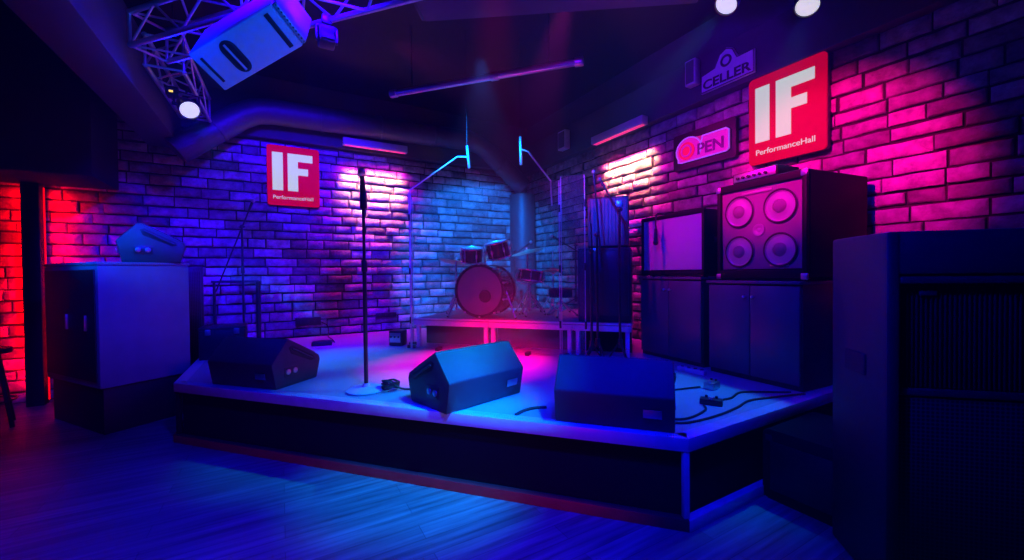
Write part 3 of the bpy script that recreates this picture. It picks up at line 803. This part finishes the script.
# ------------------------------------------------------------------ drum shield
SH0 = CC - N1*.13
def panel(label, p0, p1, z1=2.40):
    p0, p1 = Vector(p0), Vector(p1); d = p1-p0
    r = thing('drum_shield_panel', label, 'screen', (p0.x, p0.y, DZ), math.atan2(d.y, d.x), group='clear drum shield panels')
    w, h = d.length, z1-DZ
    MB().box((w/2, 0, h/2+.012), (w-.012, .008, h-.024)).build('sheet', M['acrylic'], r, smooth=False)
    mb = MB()
    for x in (.004, w-.004): mb.box((x, 0, h/2), (.008, .012, h), bev=.002)
    mb.build('edge_strip', M['acrylic_edge'], r)
    for x in (w*.2, w*.8): MB().box((x, 0, .02), (.05, .1, .04), bev=.006).build('foot', M['plastic'], r)
    for z in (.35, h*.5, h-.3): MB().cyl((w, 0, z-.04), (w, 0, z+.04), .012, n=10, bev=.003).build('hinge', M['plastic'], r)
    return r
q0, q1, q2 = SH0-E1*.95, SH0+E1*.0, SH0+E1*.90
panel('leftmost clear shield panel, a narrow wing beside the riser', q0 - E1*.16 + N1*.30, q0 - E1*.012)
panel('wide clear shield panel across the front of the drum riser', q0, q2 - E1*.012)
panel('clear shield panel at the right end next to the stands', q2, q2 + E1*.26 - N1*.0, 2.44)

# hanging cables to the shield
def hanger(label, hook_top, hook_bot, pts):
    r = thing('hanging_cable', label, 'cable', hook_top, group='hanging shield cables')
    T = Vector(hook_top)
    MB().cyl((0, 0, 0), (0, 0, 4.235-T.z), .0022, n=6).build('drop_wire', M['rubber'], r)
    MB().cyl((0, 0, 0), Vector(hook_bot)-T, .017, n=10, bev=.004).build('turnbuckle', M['chrome'], r)
    MB().tube([Vector(p)-T for p in pts], .010, 6).build('line', M['white_wire'], r)
hanger('white cable from the ceiling to the left top of the drum shield', (1.91, 4.35, 2.9), (1.93, 4.34, 2.64), [(1.92, 4.345, 2.77), (1.82, 4.42, 2.78), (q0.x, q0.y, 2.43), (q0.x, q0.y-.01, 2.2)])
hanger('white cable from the ceiling to the right top of the drum shield', (2.45, 4.04, 3.0), (2.45, 4.03, 2.67), [(2.45, 4.03, 2.85), (2.52, 3.98, 2.82), (2.72, 3.82, 2.47), (2.72, 3.80, 2.18)])

# ------------------------------------------------------------------ stands right of the drums
boom_stand('black boom stand nearest the clear shield right end', (2.86, 3.20, DZ), R(-60), 1.30, (.05, 0, .95), (-.02, 0, 1.82), group='boom stands by the speaker stack', sp=.12)
boom_stand('black boom stand right beside the speaker stack', (3.02, 3.04, DZ), R(-75), 1.55, (.10, 0, 1.35), (-.16, 0, 1.78), group='boom stands by the speaker stack', sp=.12)
boom_stand('folded boom stand between the shield and the speaker stack', (2.71, 3.12, DZ), R(-20), 1.12, (.03, 0, .6), (.0, 0, 1.4), mic=False, group='boom stands by the speaker stack', sp=.12)

# ------------------------------------------------------------------ speaker stack
o = on_riser(1.325, .10)
r = thing('subwoofer', 'tall black subwoofer on the small riser platform', 'speaker', o, A_ST)
MB().box((0, .31, .41), (.57, .60, .82), bev=.014).build('cabinet', M['cab'], r)
MB().box((0, .004, .43), (.52, .02, .70), bev=.006).build('grille', M['grille'], r)
for s in (-1, 1): MB().box((s*.288, .3, .6), (.008, .16, .1), bev=.003).build('handle', M['rubber'], r)
MB().box((-.1, .0, .8), (.09, .012, .03), bev=.003).build('badge', M['steel'], r)
r = thing('loudspeaker', 'blue lit loudspeaker standing on the tall subwoofer', 'speaker', on_riser(1.37, .13, RZ+.82), A_ST)
MB().prism([(-.225, 0), (.225, 0), (.19, .38), (-.19, .38)], .56, bev=.02).build('cabinet', M['cab'], r)
mb = MB()
mb.box((0, -.006, .28), (.43, .02, .52), bev=.008); mb.build('grille', M['paweave'], r)
mb = MB()
for k in range(11): mb.box((-.19+.038*k, -.018, .28), (.012, .006, .50), bev=.002)
mb.build('grille_ribs', M['paweave'], r)
MB().box((.12, -.022, .47), (.06, .006, .07), bev=.002).build('badge', M['steel'], r)

# ------------------------------------------------------------------ amps on cabinets along the right wall
def storage(label, loc, rz, w, d, h):
    r = thing('storage_cabinet', label, 'cabinet', loc, rz, group='two-door amp cabinets')
    MB().box((0, d/2+.02, h/2-.008), (w, d-.02, h-.016), bev=.004).build('body', M['carcass'], r)
    MB().box((0, d/2, h-.012), (w+.02, d+.03, .024), bev=.004).build('top', M['door'], r)
    MB().box((0, d/2+.01, .02), (w-.03, d-.08, .04)).build('plinth', M['black'], r)
    for s in (-1, 1):
        q = MB().box((s*w*.2475, .012, .04+(h-.075)/2), (w*.488, .02, h-.085), bev=.003).build('door', M['door'], r)
        MB().cyl((s*.035, .002, h-.13), (s*.035, -.022, h-.13), .006, n=10).sphere((s*.035, -.026, h-.13), .012, n=12).build('knob', M['chrome'], q)
    return r
storage('black two-door cabinet under the four-speaker bass amp', (3.335, 1.90, DZ), R(-93.5), .77, .78, .825)
storage('black two-door cabinet under the grey guitar amp', (3.44, 2.785, DZ), R(-95), .80, .68, .855)

# 4x10 bass cabinet
r = thing('bass_amp', 'bass speaker cabinet with four pink lit cones behind its front', 'amplifier', (3.39, 1.865, DZ+.825), R(-97))
W, H, D = .765, .83, .74
MB().box((0, D/2+.03, H/2+.012), (W, D, H-.024), bev=.014).build('cabinet', M['vinyl'], r)
MB().box((0, .027, H/2+.02), (W-.07, .012, H-.15), bev=.003).build('baffle', M['baffle'], r)
mb = MB()
t = .035
mb.box((0, .012, H-.03), (W, .036, .06), bev=.008).box((0, .012, .05), (W, .036, .075), bev=.008).box((-W/2+.018, .012, H/2), (.036, .036, H-.02), bev=.008).box((W/2-.018, .012, H/2), (.036, .036, H-.02), bev=.008)
mb.build('front_frame', M['vinyl'], r)
for x in (-.175, .175):
    for z in (.245, .585):
        q = MB().lathe([(.135, 0), (.135, .010), (.118, .014), (.112, .006), (.105, .004), (.055, -.03+.045), (.055, .0)], (x, .021, z), (0, -1, 0), 36).build('speaker_cone', M['cone'], r)
        MB().lathe([(.118, .013), (.128, .018), (.136, .012)], (x, .021, z), (0, -1, 0), 36).build('surround', M['rubber'], q)
        MB().lathe([(.052, .014), (.04, .026), (.02, .033), (0, .035)], (x, .021, z), (0, -1, 0), 28).build('dust_cap', M['baffle'], q)
q = MB().lathe([(.05, 0), (.05, .012), (.035, .012), (.02, .004), (0, .008)], (0, .021, .415), (0, -1, 0), 24).build('tweeter', M['cone'], r)
MB().box((-.02, .012, .73), (.26, .008, .022), bev=.003).build('name_strip', M['neonpink'] if False else M['cone'], r)
MB().box((.17, .012, .125), (.15, .006, .018), bev=.003).build('badge', M['gold'], r)
mb_ = [(sx, sz) for sx in (-1, 1) for sz in (0, 1)]
for sx, sz in mb_:
    MB().box((sx*(W/2-.018), .0, .035 if sz == 0 else H-.028), (.05, .022, .05), bev=.008).build('corner_guard', M['steel'], r)
for x in (-.3, .3):
    MB().cyl((x, .15, 0), (x, .15, .014), .02, n=10).cyl((x, .55, 0), (x, .55, .014), .02, n=10).build('foot', M['rubber'], r)
# small amp head on top
r = thing('amp_head', 'small amplifier head on top of the bass speaker cabinet', 'amplifier', (3.45, 1.93, DZ+.825+.83), R(-97))
MB().box((0, .14, .055), (.40, .27, .085), bev=.01).build('case', M['vinyl'], r)
MB().box((0, .004, .055), (.37, .012, .07), bev=.003).build('control_panel', M['steel'], r)
for k in range(6): MB().cyl((-.14+.05*k, -.002, .05), (-.14+.05*k, -.02, .05), .013, n=12, bev=.002).build('knob', M['rubber'], r)
for x in (-.16, .16): MB().box((x, .14, .006), (.04, .2, .013), bev=.003).build('foot', M['rubber'], r)
MB().tube([(-.12, .14, .098), (-.10, .14, .125), (.10, .14, .125), (.12, .14, .098)], .008, 8).build('handle', M['rubber'], r)

# guitar combo
r = thing('guitar_amp', 'guitar amplifier with pale grille cloth on the left cabinet', 'amplifier', (3.46, 2.77, DZ+.855), R(-95))
W, H, D = .82, .64, .34
MB().box((0, D/2+.02, H/2+.01), (W, D, H-.02), bev=.014).build('cabinet', M['vinyl'], r)
MB().box((0, .012, H/2+.02), (W-.06, .02, H-.10), bev=.005).build('grille_cloth', M['grillecloth'], r)
mb = MB(); mb.box((0, .006, H-.02), (W, .03, .04), bev=.006).box((0, .006, .035), (W, .03, .045), bev=.006).box((-W/2+.015, .006, H/2), (.03, .03, H-.02), bev=.006).box((W/2-.015, .006, H/2), (.03, .03, H-.02), bev=.006)
mb.build('front_frame', M['vinyl'], r)
MB().box((0, .12, H+.004), (W-.1, .12, .008), bev=.002).build('control_strip', M['steel'], r)
for s in (-1, 1): MB().box((s*(W/2+.003), .2, H*.55), (.008, .14, .05), bev=.003).build('side_handle', M['rubber'], r)
for x in (-.34, .34):
    MB().cyl((x, .1, 0), (x, .1, .012), .02, n=10).cyl((x, .3, 0), (x, .3, .012), .02, n=10).build('foot', M['rubber'], r)
r = thing('hanging_microphone', 'dark microphone hung by its cable over the pale amp grille', 'microphone', (3.43, 2.90, DZ+.855+.64))
MB().tube(spline([(.35, -.05, .02), (.1, .0, .022), (.0, 0, .02), (-.030, 0, -.02), (-.032, 0, -.14)]), .008, 6).build('cable', M['rubber'], r)
MB().cyl((-.034, 0, -.14), (-.036, 0, -.27), .014, .022, n=14).build('body', M['plastic'], r)
MB().sphere((-.036, 0, -.285), .028, n=14).build('mic_head', M['blackmetal'], r)

# ------------------------------------------------------------------ big PA cabinet, front right
pc = Vector((2.22, .69, 0))
r = thing('pa_speaker', 'huge black speaker cabinet filling the right foreground', 'speaker', pc, R(-43.9))
W, H, D = .95, 1.565, .44
ww = .05
mb = MB()
mb.box((ww/2, D/2, H/2), (ww, D, H), bev=.012).box((W-ww/2, D/2, H/2), (ww, D, H), bev=.012).box((W/2, D/2, H-.09), (W-ww, D-.01, .18), bev=.008).box((W/2, D-.02, H/2), (W-ww, .04, H), bev=.004).box((W/2, D/2, .04), (W-ww, D-.02, .08), bev=.006)
mb.build('cabinet', M['cab'], r)
MB().box((W/2, .015, H-.205), (W-2*ww-.004, .03, .03), bev=.006).build('front_rail', M['cab'], r)
MB().box((W/2, .05, .72), (W-2*ww-.006, .015, 1.25)).build('grille_back', M['rubber'], r)
mb = MB(); x = ww+.012
while x < W-ww-.008:
    mb.box((x, .040, 1.125), (.007, .010, .44), bev=.002); x += .0165
mb.build('grille', M['grille_ribbed'], r)
MB().box((W/2, .036, .885), (W-2*ww-.004, .022, .03), bev=.004).build('divider', M['cab'], r)
MB().box((W/2, .040, .475), (W-2*ww-.004, .012, .78), bev=.003).build('lower_grille', M['grille'], r)
MB().box((.16, .028, H-.26), (.06, .008, .02), bev=.002).build('badge', M['steel'], r)
MB().box((-.004, D*.5, H*.62), (.012, .16, .1), bev=.005).build('side_handle', M['rubber'], r)
# low black box beside the stage
r = thing('step_box', 'low black box on the floor between stage and big speaker', 'box', (2.60, 1.185, 0), R(-90))
MB().prism(rrect(.43, .43, .035, cy=.215), .58, Matrix(((1, 0, 0, 0), (0, 0, -1, .58), (0, 1, 0, 0), (0, 0, 0, 1))), bev=.006).build('body', M['skirt'], r)
MB().box((0, -.002, .21), (.34, .008, .30), bev=.003).build('front_panel', M['black'], r)
for s in (-1, 1): MB().box((s*.18, .004, .375), (.04, .012, .04), bev=.004).build('corner_guard', M['plastic'], r)

# ------------------------------------------------------------------ little things on the stage
def box_thing(name, label, cat, loc, rz, s, mt, extra=None):
    r = thing(name, label, cat, loc, rz)
    MB().box((0, 0, s[2]/2), s, bev=min(s)*.12).build('body', M[mt], r)
    if extra: extra(r, s)
    return r
def pedal_x(r, s):
    MB().cyl((0, -s[1]*.22, s[2]), (0, -s[1]*.22, s[2]+.012), .014, n=12, bev=.002).build('switch', M['chrome'], r)
    for k in (-1, 1): MB().cyl((k*s[0]*.22, s[1]*.28, s[2]), (k*s[0]*.22, s[1]*.28, s[2]+.014), .009, n=10).build('knob', M['rubber'], r)
box_thing('effect_pedal', 'small steel pedal on the deck before the right amp cabinet', 'pedal', (2.88, 1.93, DZ), R(-80), (.08, .12, .055), 'steel', pedal_x)
box_thing('effect_pedal', 'flat dark pedal by the right stage edge among the cables', 'pedal', (2.53, 1.70, DZ), R(-60), (.14, .07, .04), 'plastic', pedal_x)
def strip_x(r, s):
    for k in range(4): MB().cyl((-s[0]*.36+s[0]*.24*k, 0, s[2]), (-s[0]*.36+s[0]*.24*k, 0, s[2]+.004), .016, n=12).build('socket', M['rubber'], r)
box_thing('power_strip', 'pale power strip on the deck below the amp cabinets', 'power strip', (3.19, 2.33, DZ), R(-85), (.26, .06, .04), 'bluecab', strip_x)
def case_x(r, s):
    MB().box((0, -s[1]/2-.003, s[2]*.55), (s[0]*.8, .008, s[2]*.6), bev=.002).build('front_panel', M['steel'], r)
    for k in range(3): MB().cyl((-.05+.05*k, -s[1]/2-.006, s[2]*.6), (-.05+.05*k, -s[1]/2-.02, s[2]*.6), .012, n=10).build('knob', M['rubber'], r)
box_thing('stage_box', 'dark connection box on the deck at the riser left end', 'box', (1.30, 5.22, DZ), R(-40), (.18, .16, .20), 'plastic', case_x)
def lid_x(r, s):
    MB().box((0, 0, s[2]+.004), (s[0]*.9, s[1]*.9, .01), bev=.003).build('lid', M['blackmetal'], r)
box_thing('floor_box', 'flat black floor box on the deck near the back wall', 'box', (.46, 5.80, DZ), R(-8), (.24, .16, .045), 'black', lid_x)
def wallbox(label, x, z, w, h):
    r = thing('wall_socket', label, 'socket', (x, YB-.035, z), 0, group='dark boxes low on the back wall')
    MB().box((0, 0, 0), (w, .06, h), bev=.006).build('body', M['black'], r)
    for k in (-1, 0, 1): MB().cyl((k*w*.28, -.03, 0), (k*w*.28, -.036, 0), .02, n=14).build('socket', M['plastic'], r)
wallbox('larger dark socket box low on the back wall below the red sign', .35, .73, .34, .12)
wallbox('smaller dark socket box low on the back wall near the riser', 1.48, .76, .32, .075)
z = DZ+.0075
def cable(label, pts, r=.0075, mt='rubber'):
    tag(MB().tube(spline(pts, 8), r, 6).build('cable', M[mt]), label, 'cable')
cable('cable looping from the right wedge to the steel pedal', [(2.02, 1.88, z), (2.2, 2.02, z), (2.5, 2.05, z), (2.82, 1.99, z)])
cable('cable curving along the right stage edge to the flat pedal', [(2.0, 1.72, z), (2.08, 1.62, z), (2.2, 1.60, z), (2.38, 1.64, z), (2.45, 1.70, z)])
cable('long cable draped over the right stage edge board', [(1.98, 1.62, z), (2.1, 1.55, z), (2.35, 1.535, z), (2.6, 1.56, z), (2.8, 1.60, z), (3.0, 1.56, z), (3.2, 1.50, z+.002), (3.28, 1.47, z+.004)])
cable('cable from the flat pedal to the amp cabinet foot', [(2.60, 1.72, z), (2.75, 1.70, z), (2.95, 1.74, z), (3.15, 1.62, z), (3.25, 1.55, z)])
cable('cable running left off the right wedge towards the centre', [(1.53, 2.22, z), (1.45, 2.25, z), (1.36, 2.24, z), (1.28, 2.2, z)], .011)
cable('cable curving up from the deck to the socket under the red sign', [(.62, 5.9, z), (.62, 6.2, z), (.60, 6.5, z), (.62, 6.66, DZ+.06), (.60, 6.68, DZ+.16), (.5, 6.685, DZ+.22)])
# chair leg region at far left: a stool
r = thing('bar_stool', 'dark stool with slanted legs at the far left by the red wall', 'stool', (-2.42, 5.75, 0), R(20))
MB().cyl((0, 0, .70), (0, 0, .75), .17, n=28, bev=.012).build('seat', M['black'], r)
for k in range(4):
    a = R(45+90*k); MB().cyl((.10*math.cos(a), .10*math.sin(a), .71), (.22*math.cos(a), .22*math.sin(a), 0.0), .016, n=10).build('leg', M['black'], r)
MB().torus((0, 0, .25), .185, .009, n=28).build('foot_ring', M['blackmetal'], r)

# ------------------------------------------------------------------ light
def spot(name, loc, aim, col, power, size, blend=.4, rad=.06):
    l = bpy.data.lights.new(name, 'SPOT'); l.color = col; l.energy = power; l.spot_size = R(size); l.spot_blend = blend; l.shadow_soft_size = rad
    o = bpy.data.objects.new(name, l); COL.objects.link(o); o.location = loc
    o.rotation_euler = (Vector(aim)-Vector(loc)).to_track_quat('-Z', 'Y').to_euler()
    return o
def area(name, loc, aim, col, power, sx, sy, spread=180):
    l = bpy.data.lights.new(name, 'AREA'); l.color = col; l.energy = power; l.shape = 'RECTANGLE'; l.size = sx; l.size_y = sy; l.spread = R(spread)
    o = bpy.data.objects.new(name, l); COL.objects.link(o); o.location = loc
    o.rotation_euler = (Vector(aim)-Vector(loc)).to_track_quat('-Z', 'Y').to_euler()
    return o
BLUE, DEEP, CYAN, MAG, RED = (.0, .002, 1), (.016, .0, 1), (.0, .24, 1), (1, .0, .8), (1, .0, .03)
def ahead(p, aim, k=.04):
    p, aim = Vector(p), Vector(aim); return p + (aim-p).normalized()*k
# the three visible par lamps: a beam each, and the blue spill of the lens
spot('par_left', ahead(P1, (.6, 2.2, .9)), (.55, 4.75, .5), (0, .36, 1), 380, 32, 1)
spot('par_right', ahead(P2, (1.0, 2.2, .7)), (.90, 3.2, .6), (0, .46, 1), 800, 22, 1)
spot('par_far_right', ahead(P3, (1.7, 1.3, .7)), (2.75, 2.0, .5), (.0, .26, 1), 330, 36, 1)
for p, aim in ((P1, (.6, 2.2, .9)), (P2, (1.0, 2.2, .7)), (P3, (1.7, 1.3, .7))):
    spot('lens_spill', ahead(p, aim, .03), aim, BLUE, 110, 165, 1, .07)
# unseen house rig out of frame, plus fill spots added for single things
spot('house_wedge', (1.55, 1.75, 4.15), (1.25, 2.62, .8), CYAN, 800, 17, .7, .1)
spot('house_wedge_front', (1.7, -.4, 2.4), (1.3, 2.5, .65), (0, .02, 1), 1700, 15, .8, .1)
spot('house_floor', (1.9, .6, 4.1), (.78, 2.62, 0), (0, .30, 1), 2300, 20, 1, .1)
spot('house_floor_wide', (.6, .3, 4.1), (.35, 2.1, 0), BLUE, 1700, 68, 1, .1)
spot('house_left', (-.6, 1.2, 3.9), (-1.05, 5.3, 1.45), (0, .006, 1), 1500, 32, .9, .1)
spot('house_far_left', (-3.2, 2.4, 3.6), (-1.30, 5.2, 1.75), (0, .10, 1), 1900, 15, .8, .1)
spot('house_back', (.2, 2.2, 3.9), (.2, 6.7, 1.4), DEEP, 4200, 60, .9, .1)
spot('house_right', (-.6, 1.0, 4.0), (3.4, 2.3, .9), BLUE, 800, 50, .9, .1)
spot('soffit_fill', (.3, 2.0, 2.9), (4.1, 2.9, 3.55), (.10, .0, 1), 320, 40, 1, .1)  # unseen spot added to brighten the gabled sign and soffit
spot('pa_fill', (-1.0, 1.6, 3.6), (2.5, .6, 1.3), BLUE, 1500, 26, .9, .1)  # unseen spot added to lift the big speaker's side and top panel
spot('hung_speaker_fill', (.9, -.6, .5), (-.15, 2.9, 2.75), (0, .08, 1), 800, 20, .8, .1)  # unseen low spot added to light the hung speaker from below
# drums
spot('drum_cyan', (1.6, 3.3, 3.35), (3.05, 6.3, 1.65), (0, .17, 1), 2100, 50, .6)
spot('drum_red', (1.25, 2.3, 3.9), (1.90, 3.9, .5), (1, 0, .02), 3000, 24, .9)
spot('deck_magenta', (2.4, 3.0, 4.1), (1.6, 3.72, .5), (1, 0, .7), 1300, 30, .7)
spot('stack_fill', (.6, 1.6, 3.3), (3.25, 3.6, 2.0), (0, .03, 1), 1100, 18, .8, .1)  # unseen spot added to brighten the speaker stack
# wash bars
def wash(name, x, y, z, dx, dy):
    area(name, (x, y, z), (x+dx*.14, y+dy*.14, 2.6), (1, .0, .45), 16, .88, .04, 80)
    area(name, (x, y, z), (x+dx*.20, y+dy*.20, 2.85), (1, .44, .16), 18, .86, .03, 34)
wash('wash_back', 1.32, YB-.24, 3.34, 0, 1)
wash('wash_right', XR-.24, 4.05, 3.24, 1, 0)
# pink spots on the right wall and the amps
spot('pink_wall', (.9, 1.7, 3.55), (4.24, 1.74, 2.16), (1, .0, .24), 1300, 33, .6)
spot('pink_amp', (.9, 3.9, 3.6), (4.1, 2.5, 2.1), (1, .0, .4), 330, 44, .9)
# red strips behind the post; two added red spots follow
for x, dx in ((-2.44, -.09), (-2.28, .09)):
    area('red_strip', (x, 6.58, 1.3), (x+dx, 6.69, 1.3), (1, .0, .0), 13, .02, 2.2, 110)
spot('hung_red', (.92, 2.30, 3.62), (.10, 2.93, 3.10), (1, .0, .0), 150, 11, .4)  # unseen spot added to redden the hung speaker's grille end
spot('front_red_fill', (.2, .3, .36), (.45, 3.0, .16), (1, .0, .02), 22, 100, 1)  # unseen low fill added to redden the stage front and base board

w = bpy.data.worlds.new('world'); scene.world = w; w.use_nodes = True
w.node_tree.nodes['Background'].inputs['Color'].default_value = (.02, .02, 1, 1)
w.node_tree.nodes['Background'].inputs['Strength'].default_value = .004

hv = w.node_tree.nodes.new('ShaderNodeVolumeScatter'); hv.inputs['Density'].default_value = .0045; hv.inputs['Anisotropy'].default_value = .35
w.node_tree.links.new(hv.outputs[0], w.node_tree.nodes['World Output'].inputs['Volume'])

vs = scene.view_settings
scene.display_settings.display_device = 'sRGB'
vs.view_transform = 'Standard'; vs.look = 'None'; vs.exposure = 0; vs.gamma = 1; vs.use_curve_mapping = False
